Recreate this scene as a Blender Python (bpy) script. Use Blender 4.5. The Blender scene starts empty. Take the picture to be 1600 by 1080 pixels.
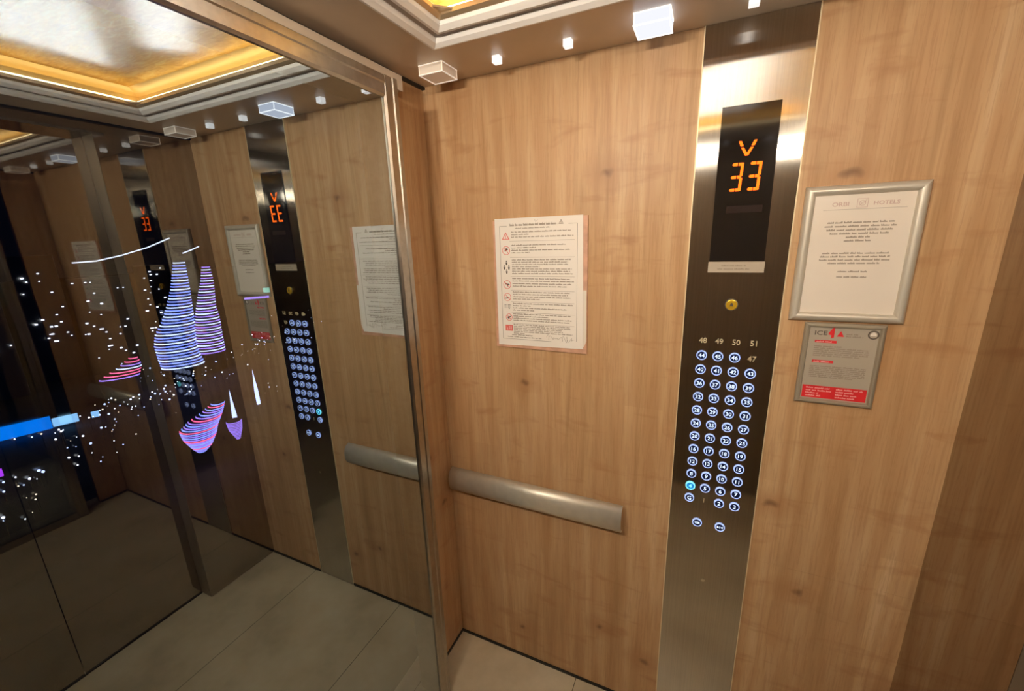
import bpy, bmesh, math, random
from mathutils import Vector, Matrix
scene = bpy.context.scene
COL = scene.collection
# ------------------------------------------------------------------ camera, world, exposure
cam_d = bpy.data.cameras.new('camera'); cam = bpy.data.objects.new('camera', cam_d); COL.objects.link(cam)
cam_d.sensor_width = 36; cam_d.lens = 647/1600*36; cam_d.clip_start = .02; cam_d.clip_end = 5000
R3 = Matrix(((0.90899609, -0.07691978, 0.40964552),
             (0.41569147, 0.23908587, -0.8775184),
             (-0.03044193, 0.96794695, 0.24930302)))
cam.matrix_world = Matrix.Translation((.921, -1.316, 1.806)) @ R3.to_4x4()
scene.camera = cam
scene.view_settings.view_transform = 'Standard'; scene.view_settings.look = 'None'
scene.view_settings.gamma = 1; scene.view_settings.use_curve_mapping = False
scene.view_settings.exposure = 0.30
world = bpy.data.worlds.new('night_sky'); scene.world = world; world.use_nodes = True
world.node_tree.nodes['Background'].inputs[0].default_value = (.0012, .0013, .003, 1)
world.node_tree.nodes['Background'].inputs[1].default_value = 1.0
COVE = 7.0      # LED strips in the ceiling cove
PANEL = 38.0     # added glow boards, unseen above the gold ceiling glass
LAMP = 9.0       # lit square lamps
NEAR = 10.0      # added fill spots along the lamp row behind the camera

# ------------------------------------------------------------------ materials
def srgb(r, g, b):
    f = lambda c: (c/255/12.92) if c/255 <= .04045 else ((c/255+.055)/1.055)**2.4
    return (f(r), f(g), f(b), 1)
class NT:
    def __init__(s, name):
        s.m = bpy.data.materials.new(name); s.m.use_nodes = True
        s.t = s.m.node_tree; s.t.nodes.clear(); s.out = s.n('ShaderNodeOutputMaterial')
    def n(s, typ, **kw):
        nd = s.t.nodes.new(typ)
        for k, v in kw.items():
            if k.startswith('i_'):
                nd.inputs[k[2:].replace('_', ' ')].default_value = v
            else: setattr(nd, k, v)
        return nd
    def l(s, a, b): s.t.links.new(a, b)
    def math(s, op, a, b=None, c=None):
        nd = s.n('ShaderNodeMath', operation=op)
        for i, v in enumerate((a, b, c)):
            if v is None: continue
            if isinstance(v, (int, float)): nd.inputs[i].default_value = v
            else: s.l(v, nd.inputs[i])
        return nd.outputs[0]
    def mix(s, fac, a, b, mode='MIX'):
        nd = s.n('ShaderNodeMix', data_type='RGBA', blend_type=mode)
        for i, v in ((0, fac), (6, a), (7, b)):
            if isinstance(v, (int, float, tuple)): nd.inputs[i].default_value = v
            else: s.l(v, nd.inputs[i])
        return nd.outputs[2]
    def ramp(s, fac, stops):
        nd = s.n('ShaderNodeValToRGB'); e = nd.color_ramp.elements
        while len(e) < len(stops): e.new(.5)
        for k, (p, c) in enumerate(stops): e[k].position = p; e[k].color = c
        s.l(fac, nd.inputs[0]); return nd.outputs[0]
def principled(name, color, rough=.5, metal=0., noise=0., nscale=20, bump=0., **kw):
    N = NT(name); p = N.n('ShaderNodeBsdfPrincipled')
    p.inputs['Base Color'].default_value = color; p.inputs['Roughness'].default_value = rough; p.inputs['Metallic'].default_value = metal
    for k, v in kw.items(): p.inputs[k.replace('_', ' ')].default_value = v
    if noise or bump:
        tc = N.n('ShaderNodeTexCoord'); nz = N.n('ShaderNodeTexNoise', i_Scale=nscale, i_Detail=5.)
        N.l(tc.outputs['Object'], nz.inputs['Vector'])
        if noise:
            d = tuple(c*(1-noise) for c in color[:3])+(1,); b = tuple(min(1, c*(1+noise)) for c in color[:3])+(1,)
            N.l(N.ramp(nz.outputs[0], [(.3, d), (.7, b)]), p.inputs['Base Color'])
        if bump:
            bp = N.n('ShaderNodeBump', i_Strength=bump, i_Distance=.002); N.l(nz.outputs[0], bp.inputs['Height']); N.l(bp.outputs[0], p.inputs['Normal'])
    N.l(p.outputs[0], N.out.inputs[0]); return N.m
def emit(name, color, strength):
    N = NT(name); e = N.n('ShaderNodeEmission'); e.inputs[0].default_value = color; e.inputs[1].default_value = strength
    N.l(e.outputs[0], N.out.inputs[0]); return N.m

def wood_material():
    N = NT('oak_laminate')
    tc = N.n('ShaderNodeTexCoord'); sp = N.n('ShaderNodeSeparateXYZ'); N.l(tc.outputs['Object'], sp.inputs[0])
    u = N.math('ADD', sp.outputs[0], N.math('MULTIPLY', sp.outputs[1], 1.37)); z = sp.outputs[2]
    def vec(su, sz, w=0.):
        c = N.n('ShaderNodeCombineXYZ'); N.l(N.math('MULTIPLY', u, su), c.inputs[0]); N.l(N.math('MULTIPLY', z, sz), c.inputs[1]); c.inputs[2].default_value = w
        return c.outputs[0]
    def noise(v, sc, det=4., rough=.55, dist=0.):
        nz = N.n('ShaderNodeTexNoise', i_Scale=sc, i_Detail=det, i_Roughness=rough, i_Distortion=dist); N.l(v, nz.inputs['Vector']); return nz.outputs[0]
    # boards glued side by side: a tone for each
    wob = N.math('MULTIPLY', noise(vec(.6, .9, 3.), 2.), .02)
    cell = N.math('FLOOR', N.math('MULTIPLY', N.math('ADD', u, wob), 8.3))
    cellz = N.math('FLOOR', N.math('ADD', N.math('MULTIPLY', z, .62), N.math('MULTIPLY', cell, .37)))
    cc = N.n('ShaderNodeCombineXYZ'); N.l(cell, cc.inputs[0]); N.l(cellz, cc.inputs[1])
    wn = N.n('ShaderNodeTexWhiteNoise', noise_dimensions='2D'); N.l(cc.outputs[0], wn.inputs['Vector'])
    streak = noise(vec(1, .055, 1.), 17., 5., .6, .6)
    grain = noise(vec(1, .028, 2.), 190., 3., .7)
    cath = N.n('ShaderNodeTexWave', wave_type='RINGS', rings_direction='Z', i_Scale=5.2, i_Distortion=7., i_Detail=3., i_Detail_Scale=1.4)
    N.l(vec(1, .13, 5.), cath.inputs['Vector'])
    fleck = noise(vec(.32, 1.0, 7.), 16., 3., .6, .4)
    broad = noise(vec(1, .5, 9.), 2.4, 3.)
    base = N.ramp(streak, [(.30, (.40, .235, .105, 1)), (.5, (.615, .392, .20, 1)), (.70, (.74, .53, .31, 1))])
    base = N.mix(N.math('MULTIPLY', wn.outputs[0], .42), base, (.44, .25, .115, 1))
    base = N.mix(N.math('MULTIPLY', cath.outputs[0], .22), base, (.42, .2, .08, 1))
    base = N.mix(N.math('MULTIPLY', N.math('GREATER_THAN', grain, .55), .22), base, (.3, .14, .055, 1))
    fl = N.n('ShaderNodeMapRange', i_From_Min=.57, i_From_Max=.74, i_To_Min=0., i_To_Max=.55); N.l(fleck, fl.inputs[0])
    base = N.mix(fl.outputs[0], base, (.36, .165, .066, 1))
    br = N.n('ShaderNodeMapRange', i_From_Min=.3, i_From_Max=.7, i_To_Min=0., i_To_Max=.28); N.l(broad, br.inputs[0])
    base = N.mix(br.outputs[0], base, (.46, .23, .1, 1))
    # knots
    vor = N.n('ShaderNodeTexVoronoi', feature='F1', i_Scale=2.1, i_Randomness=1.); vor.voronoi_dimensions = '2D'
    dv = N.n('ShaderNodeVectorMath', operation='ADD'); N.l(vec(1.1, 1.5, 0.), dv.inputs[0])
    nn = N.n('ShaderNodeTexNoise', i_Scale=14., i_Detail=2.); N.l(vec(1, .6, 4.), nn.inputs['Vector'])
    ns = N.n('ShaderNodeVectorMath', operation='SCALE'); N.l(nn.outputs[1], ns.inputs[0]); ns.inputs['Scale'].default_value = .10
    N.l(ns.outputs[0], dv.inputs[1]); N.l(dv.outputs[0], vor.inputs['Vector'])
    kn = N.n('ShaderNodeMapRange', i_From_Min=.01, i_From_Max=.05, i_To_Min=1., i_To_Max=0.); N.l(vor.outputs['Distance'], kn.inputs[0])
    halo = N.n('ShaderNodeMapRange', i_From_Min=.03, i_From_Max=.20, i_To_Min=.5, i_To_Max=0.); N.l(vor.outputs['Distance'], halo.inputs[0])
    sel = N.n('ShaderNodeSeparateColor'); N.l(vor.outputs['Color'], sel.inputs[0]); pick = N.math('GREATER_THAN', sel.outputs[0], .55)
    base = N.mix(N.math('MULTIPLY', halo.outputs[0], pick), base, (.38, .18, .075, 1))
    base = N.mix(N.math('MULTIPLY', N.math('MULTIPLY', kn.outputs[0], pick), .7), base, (.16, .075, .035, 1))
    p = N.n('ShaderNodeBsdfPrincipled', i_Roughness=.42); N.l(base, p.inputs['Base Color'])
    p.inputs['Specular IOR Level'].default_value = .35
    bp = N.n('ShaderNodeBump', i_Strength=.12, i_Distance=.0008); N.l(grain, bp.inputs['Height']); N.l(bp.outputs[0], p.inputs['Normal'])
    N.l(p.outputs[0], N.out.inputs[0]); return N.m

def brushed(name, color, rough, aniso, tangent_axis='Z', wav=.0):
    N = NT(name); g = N.n('ShaderNodeBsdfAnisotropic', i_Roughness=rough, i_Anisotropy=aniso, i_Rotation=.25)
    tc = N.n('ShaderNodeTexCoord'); mp = N.n('ShaderNodeMapping'); mp.inputs['Scale'].default_value = (400, 400, 3)
    nz = N.n('ShaderNodeTexNoise', i_Scale=1., i_Detail=2.); N.l(tc.outputs['Object'], mp.inputs[0]); N.l(mp.outputs[0], nz.inputs['Vector'])
    c2 = tuple(c*.88 for c in color[:3])+(1,)
    N.l(N.ramp(nz.outputs[0], [(.3, c2), (.7, color)]), g.inputs['Color'])
    tg = N.n('ShaderNodeTangent', direction_type='RADIAL', axis=tangent_axis); N.l(tg.outputs[0], g.inputs['Tangent'])
    if wav:
        nw = N.n('ShaderNodeTexNoise', i_Scale=3.2, i_Detail=1.); N.l(tc.outputs['Object'], nw.inputs['Vector'])
        bp = N.n('ShaderNodeBump', i_Strength=wav, i_Distance=.004); N.l(nw.outputs[0], bp.inputs['Height']); N.l(bp.outputs[0], g.inputs['Normal'])
    N.l(g.outputs[0], N.out.inputs[0]); return N.m

def mirror_glass():
    N = NT('coated_window_glass'); g = N.n('ShaderNodeBsdfGlossy', i_Roughness=.0); g.inputs['Color'].default_value = (.84, .95, 1, 1)
    t = N.n('ShaderNodeBsdfTransparent'); t.inputs[0].default_value = (.86, .9, 1, 1)
    m = N.n('ShaderNodeMixShader'); lw = N.n('ShaderNodeLayerWeight', i_Blend=.5)
    mr = N.n('ShaderNodeMapRange', i_From_Min=.05, i_From_Max=.35, i_To_Min=.38, i_To_Max=.54); N.l(lw.outputs['Facing'], mr.inputs[0]); N.l(mr.outputs[0], m.inputs[0])
    N.l(t.outputs[0], m.inputs[1]); N.l(g.outputs[0], m.inputs[2])
    N.l(m.outputs[0], N.out.inputs[0]); return N.m
def clear_mat(name, col=(1, 1, 1, 1)):
    N = NT(name); t = N.n('ShaderNodeBsdfTransparent'); t.inputs[0].default_value = col; N.l(t.outputs[0], N.out.inputs[0]); return N.m

def tiles_material():
    N = NT('porcelain_floor_tile'); tc = N.n('ShaderNodeTexCoord'); sp = N.n('ShaderNodeSeparateXYZ'); N.l(tc.outputs['Object'], sp.inputs[0])
    def line(axis, off, period, w):
        f = N.math('FRACT', N.math('DIVIDE', N.math('SUBTRACT', sp.outputs[axis], off-50*period), period))
        return N.math('GREATER_THAN', N.math('ABSOLUTE', N.math('SUBTRACT', f, .5)), .5-w/period/2)
    jx = line(0, .558, .6, .0028); jy = line(1, -.0, 1.2, .0028); j = N.math('MAXIMUM', jx, jy)
    n1 = N.n('ShaderNodeTexNoise', i_Scale=3.2, i_Detail=6., i_Roughness=.6); N.l(tc.outputs['Object'], n1.inputs['Vector'])
    n2 = N.n('ShaderNodeTexNoise', i_Scale=30., i_Detail=4.); N.l(tc.outputs['Object'], n2.inputs['Vector'])
    c = N.ramp(n1.outputs[0], [(.3, (.42, .35, .235, 1)), (.5, (.57, .48, .33, 1)), (.7, (.66, .57, .41, 1))])
    c = N.mix(N.math('MULTIPLY', n2.outputs[0], .25), c, (.36, .29, .19, 1))
    c = N.mix(j, c, (.07, .055, .035, 1))
    p = N.n('ShaderNodeBsdfPrincipled', i_Roughness=.33); N.l(c, p.inputs['Base Color']); N.l(p.outputs[0], N.out.inputs[0]); return N.m

def gold_material():
    N = NT('gold_leaf_glass'); tc = N.n('ShaderNodeTexCoord'); mp = N.n('ShaderNodeMapping'); mp.inputs['Scale'].default_value = (16, 62, 9); mp.inputs['Rotation'].default_value = (0, 0, .35)
    nz = N.n('ShaderNodeTexNoise', i_Scale=1., i_Detail=6., i_Roughness=.62, i_Distortion=1.2); N.l(tc.outputs['Object'], mp.inputs[0]); N.l(mp.outputs[0], nz.inputs['Vector'])
    col = N.ramp(nz.outputs[0], [(.3, (.60, .36, .09, 1)), (.5, (.84, .55, .18, 1)), (.7, (1., .80, .38, 1))])
    bp = N.n('ShaderNodeBump', i_Strength=.35, i_Distance=.004); N.l(nz.outputs[0], bp.inputs['Height'])
    g = N.n('ShaderNodeBsdfGlossy', i_Roughness=.28); N.l(col, g.inputs[0]); N.l(bp.outputs[0], g.inputs['Normal'])
    t = N.n('ShaderNodeBsdfTranslucent'); N.l(N.mix(.62, col, (1, 1, 1, 1)), t.inputs[0])
    m = N.n('ShaderNodeMixShader'); m.inputs[0].default_value = .33; N.l(g.outputs[0], m.inputs[1]); N.l(t.outputs[0], m.inputs[2])
    N.l(m.outputs[0], N.out.inputs[0]); return N.m

M = {}
M['wood'] = wood_material()
M['floor'] = tiles_material()
M['glass'] = mirror_glass(); M['clear'] = clear_mat('clear_glass_body', (.97, .98, 1, 1))
M['gold'] = gold_material()
M['goldside'] = principled('gold_cove_side', (.85, .6, .25, 1), .35, .6)
M['steel'] = brushed('brushed_stainless_steel', (.58, .54, .48, 1), .13, .7, wav=.25)
M['frame_steel'] = principled('satin_steel_frame', (.44, .40, .34, 1), .3, 1., .08, 60)
M['rail'] = principled('satin_handrail_steel', (.72, .66, .54, 1), .4, .55, .05, 40)
M['jamb'] = principled('brown_satin_jamb', (.28, .21, .14, 1), .35, .5)
M['doormirror'] = principled('dark_mirror_steel', (.46, .41, .36, 1), .025, 1.)
M['bronze'] = principled('dark_bronze_panel', (.30, .235, .165, 1), .5, .2)
M['soffit'] = principled('taupe_ceiling_paint', (.70, .585, .46, 1), .38, .1, .03, 9)
M['groove'] = principled('shaded_groove', (.38, .33, .29, 1), .5)  # groove shade painted as a darker tone between the mouldings
M['trim'] = principled('silver_ceiling_trim', (.93, .90, .87, 1), .4, 0.)
M['trimgold'] = principled('champagne_ceiling_lip', (.62, .47, .30, 1), .3, .6)
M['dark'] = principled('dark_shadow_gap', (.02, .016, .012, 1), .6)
M['edge'] = principled('pale_edge_trim', (.8, .66, .42, 1), .4, .3)
M['black'] = principled('black_display_glass', (.012, .009, .008, 1), .07, 0, Specular_IOR_Level=.7)
M['plate'] = principled('pale_engraved_plate', (.5, .42, .32, 1), .4, .3)
M['ink'] = principled('dark_print_ink', (.10, .075, .055, 1), .7)
M['inkgrey'] = principled('grey_print_ink', (.30, .24, .18, 1), .7)
M['paper'] = principled('white_printed_paper', (.84, .77, .68, 1), .5, 0, .02, 6)
M['paper2'] = principled('cream_framed_paper', (.78, .69, .58, 1), .35, 0, .02, 6)
M['backing'] = principled('pinkish_worn_backing_board', (.62, .34, .22, 1), .5, 0, .15, 40)
M['snap'] = principled('satin_aluminium_snap_frame', (.64, .58, .48, 1), .35, .35)
M['snap2'] = principled('dull_aluminium_snap_frame', (.40, .34, .25, 1), .4, .35)
M['greypaper'] = principled('greyish_printed_card', (.42, .36, .28, 1), .45)
M['red'] = principled('red_print', (.72, .02, .025, 1), .5)
M['redpale'] = principled('pale_red_print', (.75, .16, .13, 1), .6)
M['faintred'] = principled('faint_pink_grey_print', (.58, .40, .34, 1), .6)
M['pinkprint'] = principled('pink_white_print', (.9, .45, .42, 1), .6)
M['orange'] = emit('orange_led_segment', (1, .125, .008, 1), 2.5)
M['orangedim'] = principled('unlit_led_window', (.03, .018, .014, 1), .7, Specular_IOR_Level=.1)
M['btn'] = principled('dark_blue_button_face', (.012, .02, .075, 1), .25)
M['btncyan'] = emit('cyan_pressed_button_face', (.02, .22, .55, 1), 1.)
M['ring'] = emit('pale_blue_button_ring', (.42, .52, 1, 1), 1.1)
M['digit'] = emit('white_blue_button_numeral', (.6, .72, 1, 1), 1.3)
M['cyan'] = emit('cyan_button_ring', (.2, .85, 1, 1), 1.6)
M['unlit'] = principled('unlit_brass_numeral', (.55, .46, .3, 1), .4, .1)
M['brass'] = principled('yellow_brass_button', (.85, .52, .05, 1), .22, .8, Emission_Color=(1, .55, .03, 1), Emission_Strength=.12)  # brass with a faint glow painted in as emission
M['lamp'] = emit('lit_acrylic_lamp_block', (.72, .73, .84, 1), 1.05)
M['acryl'] = principled('unlit_acrylic_block', (.92, .80, .68, 1), .15, 0, Emission_Color=(1, .85, .7, 1), Emission_Strength=.06)  # lamp is off; its faint glow is painted in as emission
M['acryledge'] = principled('painted_glint_edge', (1, .95, .88, 1), .1, 0, Emission_Color=(1, .88, .75, 1), Emission_Strength=.35)  # bright edge glint of the unlit lamps, painted in as emission
M['lampedge'] = emit('lit_acrylic_edge', (1, .96, .95, 1), LAMP*.2)
M['cube'] = principled('small_acrylic_cube', (.92, .9, .9, 1), .1, 0, Transmission_Weight=.2, Emission_Color=(1, .97, .95, 1), Emission_Strength=.45)
M['cove'] = emit('warm_cove_led', (1, .80, .46, 1), COVE)
M['board'] = emit('cool_added_glow', (.56, .72, 1, 1), PANEL)
M['whitebox'] = principled('white_light_box', (.8, .75, .68, 1), .8)
M['screw'] = principled('polished_screw', (.9, .85, .75, 1), .15, 1.)

# ------------------------------------------------------------------ mesh helpers
class MB:
    def __init__(s): s.v = []; s.f = []; s.mi = []
    def add(s, vs, fs, mi=0):
        o = len(s.v); s.v += [tuple(v) for v in vs]
        for f in fs: s.f.append(tuple(i+o for i in f)); s.mi.append(mi)
        return s
    def box(s, x0, x1, y0, y1, z0, z1, mi=0):
        v = [(x, y, z) for z in (z0, z1) for y in (y0, y1) for x in (x0, x1)]
        return s.add(v, [(0, 2, 3, 1), (4, 5, 7, 6), (0, 1, 5, 4), (2, 6, 7, 3), (0, 4, 6, 2), (1, 3, 7, 5)], mi)
    def poly(s, pts2, y0, y1):             # outline in x,z given depth from y0 (front) to y1
        n = len(pts2); v = [(p[0], y0, p[1]) for p in pts2]+[(p[0], y1, p[1]) for p in pts2]
        f = [tuple(range(n)), tuple(range(2*n-1, n-1, -1))]+[(i, i+n, (i+1) % n+n, (i+1) % n) for i in range(n)]
        return s.add(v, f)
    def disc(s, cx, cz, r, y0, y1, n=28): return s.poly([(cx+r*math.cos(2*math.pi*i/n), cz+r*math.sin(2*math.pi*i/n)) for i in range(n)], y0, y1)
    def ring(s, cx, cz, r0, r1, y0, y1, n=32):
        v = []; f = []
        for i in range(n):
            a = 2*math.pi*i/n; c, q = math.cos(a), math.sin(a)
            v += [(cx+r0*c, y0, cz+r0*q), (cx+r1*c, y0, cz+r1*q), (cx+r1*c, y1, cz+r1*q), (cx+r0*c, y1, cz+r0*q)]
            j = (i+1) % n
            for k in range(4): f.append((i*4+k, i*4+(k+1) % 4, j*4+(k+1) % 4, j*4+k))
        return s.add(v, f)
    def tube(s, pts, r, n=8, closed=False):
        pts = [Vector(p) for p in pts]; m = len(pts); v = []; f = []
        for i, p in enumerate(pts):
            d = (pts[min(i+1, m-1)]-pts[max(i-1, 0)]).normalized()
            a = d.orthogonal().normalized() if i == 0 else (pa-d*pa.dot(d)).normalized()
            pa = a; b = d.cross(a)
            for k in range(n):
                t = 2*math.pi*k/n; v.append(p+(a*math.cos(t)+b*math.sin(t))*r)
        for i in range(m-1):
            for k in range(n): f.append((i*n+k, i*n+(k+1) % n, (i+1)*n+(k+1) % n, (i+1)*n+k))
        f.append(tuple(range(n-1, -1, -1))); f.append(tuple((m-1)*n+k for k in range(n)))
        return s.add(v, f)
    def sphere(s, c, r, n=8):
        bm = bmesh.new(); bmesh.ops.create_icosphere(bm, subdivisions=1, radius=r)
        vs = [(v.co.x+c[0], v.co.y+c[1], v.co.z+c[2]) for v in bm.verts]; fs = [tuple(v.index for v in f.verts) for f in bm.faces]
        bm.free(); return s.add(vs, fs)
    def build(s, name, mats, parent=None, bevel=0., smooth=False, loc=None, seg=2):
        me = bpy.data.meshes.new(name); me.from_pydata(s.v, [], s.f)
        for m in (mats if isinstance(mats, (list, tuple)) else [mats]): me.materials.append(m)
        for p, i in zip(me.polygons, s.mi): p.material_index = i
        bm = bmesh.new(); bm.from_mesh(me); bmesh.ops.recalc_face_normals(bm, faces=bm.faces)
        if bevel: bmesh.ops.bevel(bm, geom=list(bm.edges), offset=bevel, segments=seg, affect='EDGES', profile=.6)
        bm.to_mesh(me); bm.free()
        if smooth:
            for p in me.polygons: p.use_smooth = True
        o = bpy.data.objects.new(name, me); COL.objects.link(o)
        if parent: o.parent = parent
        if loc: o.location = loc
        return o
def frame_loop(prof, x0, x1, z0, z1, y=0.):
    """picture-frame moulding: prof = (inset, depth towards the room) points swept round a rectangle, mitred"""
    mb = MB(); n = len(prof)
    for (cx, cz, sx, sz) in ((x0, z0, 1, 1), (x1, z0, -1, 1), (x1, z1, -1, -1), (x0, z1, 1, -1)):
        mb.v += [(cx+sx*a, y-b, cz+sz*a) for a, b in prof]
    for c in range(4):
        d = (c+1) % 4
        for k in range(n): mb.f.append((c*n+k, c*n+(k+1) % n, d*n+(k+1) % n, d*n+k)); mb.mi.append(0)
    return mb
def text_mb(txt, size, cx, cz, y0, depth, italic=0., sx=1.):
    cu = bpy.data.curves.new('t', 'FONT'); cu.body = txt; cu.size = size; cu.align_x = 'CENTER'; cu.align_y = 'CENTER'
    cu.extrude = depth/2; cu.offset = size*.012; cu.resolution_u = 3; cu.shear = italic
    o = bpy.data.objects.new('t', cu); COL.objects.link(o); dg = bpy.context.evaluated_depsgraph_get()
    me = bpy.data.meshes.new_from_object(o.evaluated_get(dg)); mb = MB()
    xs = [v.co.x for v in me.vertices]; ys = [v.co.y for v in me.vertices]
    ox, oy = (min(xs)+max(xs))/2, (min(ys)+max(ys))/2
    mb.add([(cx+(v.co.x-ox)*sx, y0-v.co.z, cz+v.co.y-oy) for v in me.vertices], [tuple(p.vertices) for p in me.polygons])
    bpy.data.objects.remove(o); bpy.data.curves.remove(cu); bpy.data.meshes.remove(me); return mb
def words(mb, x0, x1, z, h, y, rnd, last=1., center=False, slope=0.):
    """one line of small print: letter-like strokes grouped in words"""
    w = (x1-x0)*last; a = x0+((x1-x0)-w)/2 if center else x0; e = a+w
    x = a
    while x < e:
        L = min(rnd.uniform(.009, .024), e-x); k = x
        while k < x+L-.0006:
            cw = rnd.uniform(.0011, .0019); hh = h*rnd.choice((.62, .7, .7, 1.))
            mb.box(k, min(k+cw, x+L), y-.0002, y, z, z+hh); k += cw+.0004
        x += L+.0028
def empty(name, loc=(0, 0, 0), rot=(0, 0, 0)):
    o = bpy.data.objects.new(name, None); COL.objects.link(o); o.location = loc; o.rotation_euler = rot; o.empty_display_size = .05; return o
def tag(o, label=None, cat=None, group=None, kind=None):
    if label: o['label'] = label
    if cat: o['category'] = cat
    if group: o['group'] = group
    if kind: o['kind'] = kind
    return o
def st(o, label=None): o['kind'] = 'structure'; return tag(o, label, 'structure' if False else None)
def copy_tree(o, parent=None):
    c = o.copy(); COL.objects.link(c); c.parent = parent
    for ch in list(o.children): copy_tree(ch, c)
    return c

# ------------------------------------------------------------------ the cabin: x 0 (window side) .. XF (door side), y 0 (panel wall) .. YN, z 0 .. H
XF = 1.523; YN = -1.684; H = 2.311; YJ = -.362; YJ2 = YN-YJ; XD = XF+.086
SX0, SX1 = .876, 1.1165                       # steel operating panel
tag(MB().box(-.12, XD+.1, YN-.05, .05, -.06, 0).build('floor', M['floor']), 'beige porcelain floor tiles with thin dark joints', kind='structure')
def panel_wall(name, segs, fixed, axis, thick, label):
    """wood panels with hairline seams on a dark backing; axis 'y': wall in the plane y = fixed, else x = fixed"""
    mb = MB()
    for (a, b) in segs:
        for (z0, z1) in ((.014, .7915), (.7930, 1.5680), (1.5695, H)):
            if axis == 'y': mb.box(a, b, fixed, fixed+thick, z0, z1, 0)
            else: mb.box(fixed, fixed+thick, a, b, z0, z1, 0)
        if axis == 'y': mb.box(a, b, fixed+(.001 if thick > 0 else -.001), fixed+thick*1.5, 0, H, 1)
        else: mb.box(fixed+(.001 if thick > 0 else -.001), fixed+thick*1.5, a, b, 0, H, 1)
    return tag(mb.build(name, [M['wood'], M['wood']]), label, kind='structure')
panel_wall('wall_back', [(0, SX0-.003), (SX1+.003, XF)], 0, 'y', .02, 'light oak laminate wall carrying the notices and the handrail')
tag(MB().box(0, XF, YN-.03, YN, 0, H).build('wall_near', M['bronze']), 'dark bronze satin wall opposite the button panel', kind='structure')
panel_wall('wall_window_side', [(-.165, 0)], 0, 'x', -.02, 'narrow oak return strip between window frame and corner')
tag(MB().box(-.0005, .004, -.165, 0, 0, .012).box(0, SX0-.003, -.004, 0, 0, .013).box(SX1+.003, XF, -.004, 0, 0, .013).build('baseboard_back', M['dark']), 'thin dark gap line along the foot of the wall', kind='structure')
tag(MB().box(SX0-.003, SX0, -.0035, .02, 0, H).box(SX1, SX1+.003, -.0035, .02, 0, H).build('trim_1', M['edge']), 'thin pale edging beside the steel panel', kind='structure')
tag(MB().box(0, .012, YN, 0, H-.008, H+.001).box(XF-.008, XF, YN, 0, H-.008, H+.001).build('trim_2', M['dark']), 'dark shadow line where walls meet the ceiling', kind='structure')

# window: frame proud of the wall, coated glass
GX = .092; WY0, WY1 = -.262, YN+.262; WZ1 = 2.243
wy_g0 = -.318; wz_g1 = 2.188
win = empty('window_1', (GX, (WY0+WY1)/2, 0)); tag(win, 'full-height window of dark reflecting glass onto the night city', kind='structure')
def wmb(mb):
    mb.v = [(x-GX, y-(WY0+WY1)/2, z) for x, y, z in mb.v]; return mb
g = MB(); g.box(GX-.010, GX, YN+.318, wy_g0, .05, wz_g1+.004)
g.mi = [1]*6; g.mi[5] = 0
pane = wmb(g).build('glass_pane', [M['glass'], M['clear']], win)
for p in pane.data.polygons: p.material_index = 0 if p.normal.x > .9 else 1
fx0, fx1 = .0, .104
def bar_z(y0, y1): # upright with stepped profile; y1 is the outer side
    s = 1 if y1 > y0 else -1
    mb = MB()
    pr = [(fx0, y1), (fx1-.006, y1), (fx1, y1-s*.004), (fx1, y1-s*.020), (fx1-.003, y1-s*.023), (fx1-.003, y0+s*.006), (fx1-.008, y0), (fx0, y0)]
    n = len(pr); mb.add([(x, y, 0) for x, y in pr]+[(x, y, WZ1) for x, y in pr], [tuple(range(n)), tuple(range(2*n-1, n-1, -1))]+[(i, i+n, (i+1) % n+n, (i+1) % n) for i in range(n)])
    return mb
wmb(bar_z(wy_g0, WY0)).build('frame_upright', M['frame_steel'], win)
wmb(bar_z(YN+.318, YN+.262)).build('frame_upright', M['frame_steel'], win)
mb = MB(); pr = [(fx0, WZ1), (fx1-.006, WZ1), (fx1, WZ1-.004), (fx1, WZ1-.020), (fx1-.003, WZ1-.023), (fx1-.003, wz_g1+.006), (fx1-.008, wz_g1), (fx0, wz_g1)]; n = len(pr)
mb.add([(x, wy_g0+.001, z) for x, z in pr]+[(x, YN+.317, z) for x, z in pr], [tuple(range(n)), tuple(range(2*n-1, n-1, -1))]+[(i, i+n, (i+1) % n+n, (i+1) % n) for i in range(n)])
wmb(mb).build('frame_top_rail', M['frame_steel'], win)
wmb(MB().box(fx0, fx1, YN+.319, wy_g0-.001, 0, .05)).build('frame_bottom_rail', M['frame_steel'], win, bevel=.003)
tag(MB().box(-.02, 0, YN+.165, -.165, WZ1, H).box(-.02, 0, YN, YN+.165, 0, H).box(-.001, .045, YN+.01, -.165, WZ1+.006, H-.02).build('wall_window_header', M['soffit']), 'taupe header strip above the window frame', kind='structure')

# door side: mirror-finish return panels, recessed doors, header
mb = MB().box(XF, XD+.03, YJ, .02, .004, H).box(XF, XD+.03, YN-.02, YJ2, .004, H)
tag(mb.build('wall_door_side', M['doormirror']), 'dark mirror-finish steel return panel beside the doors', kind='structure')
tag(MB().box(XF, XD+.03, YJ2, YJ, 2.262, H).build('wall_door_header', M['doormirror']), 'dark steel header above the doors', kind='structure')
d1 = empty('door_1', (XD, (YJ+YJ2)/2, 0)); tag(d1, 'pair of dark mirror-finish sliding lift doors', kind='structure')
for s in (1, -1):
    a, b = sorted((s*.0015, s*(YJ-YJ2)/2)); MB().box(0, .03, a, b, .006, 2.262).build('door_leaf', M['doormirror'], d1)
tag(MB().box(XF, XD+.1, YJ2-.1, YJ+.1, -.03, -.0005).build('trim_3', M['floor']), 'tiled door threshold', kind='structure')
tag(MB().box(XF+.001, XD-.001, YJ-.002, YJ, .004, 2.262).box(XF+.001, XD-.001, YJ2, YJ2+.002, .004, 2.262).build('trim_6', M['jamb']), 'brown satin steel door jambs', kind='structure')
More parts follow.
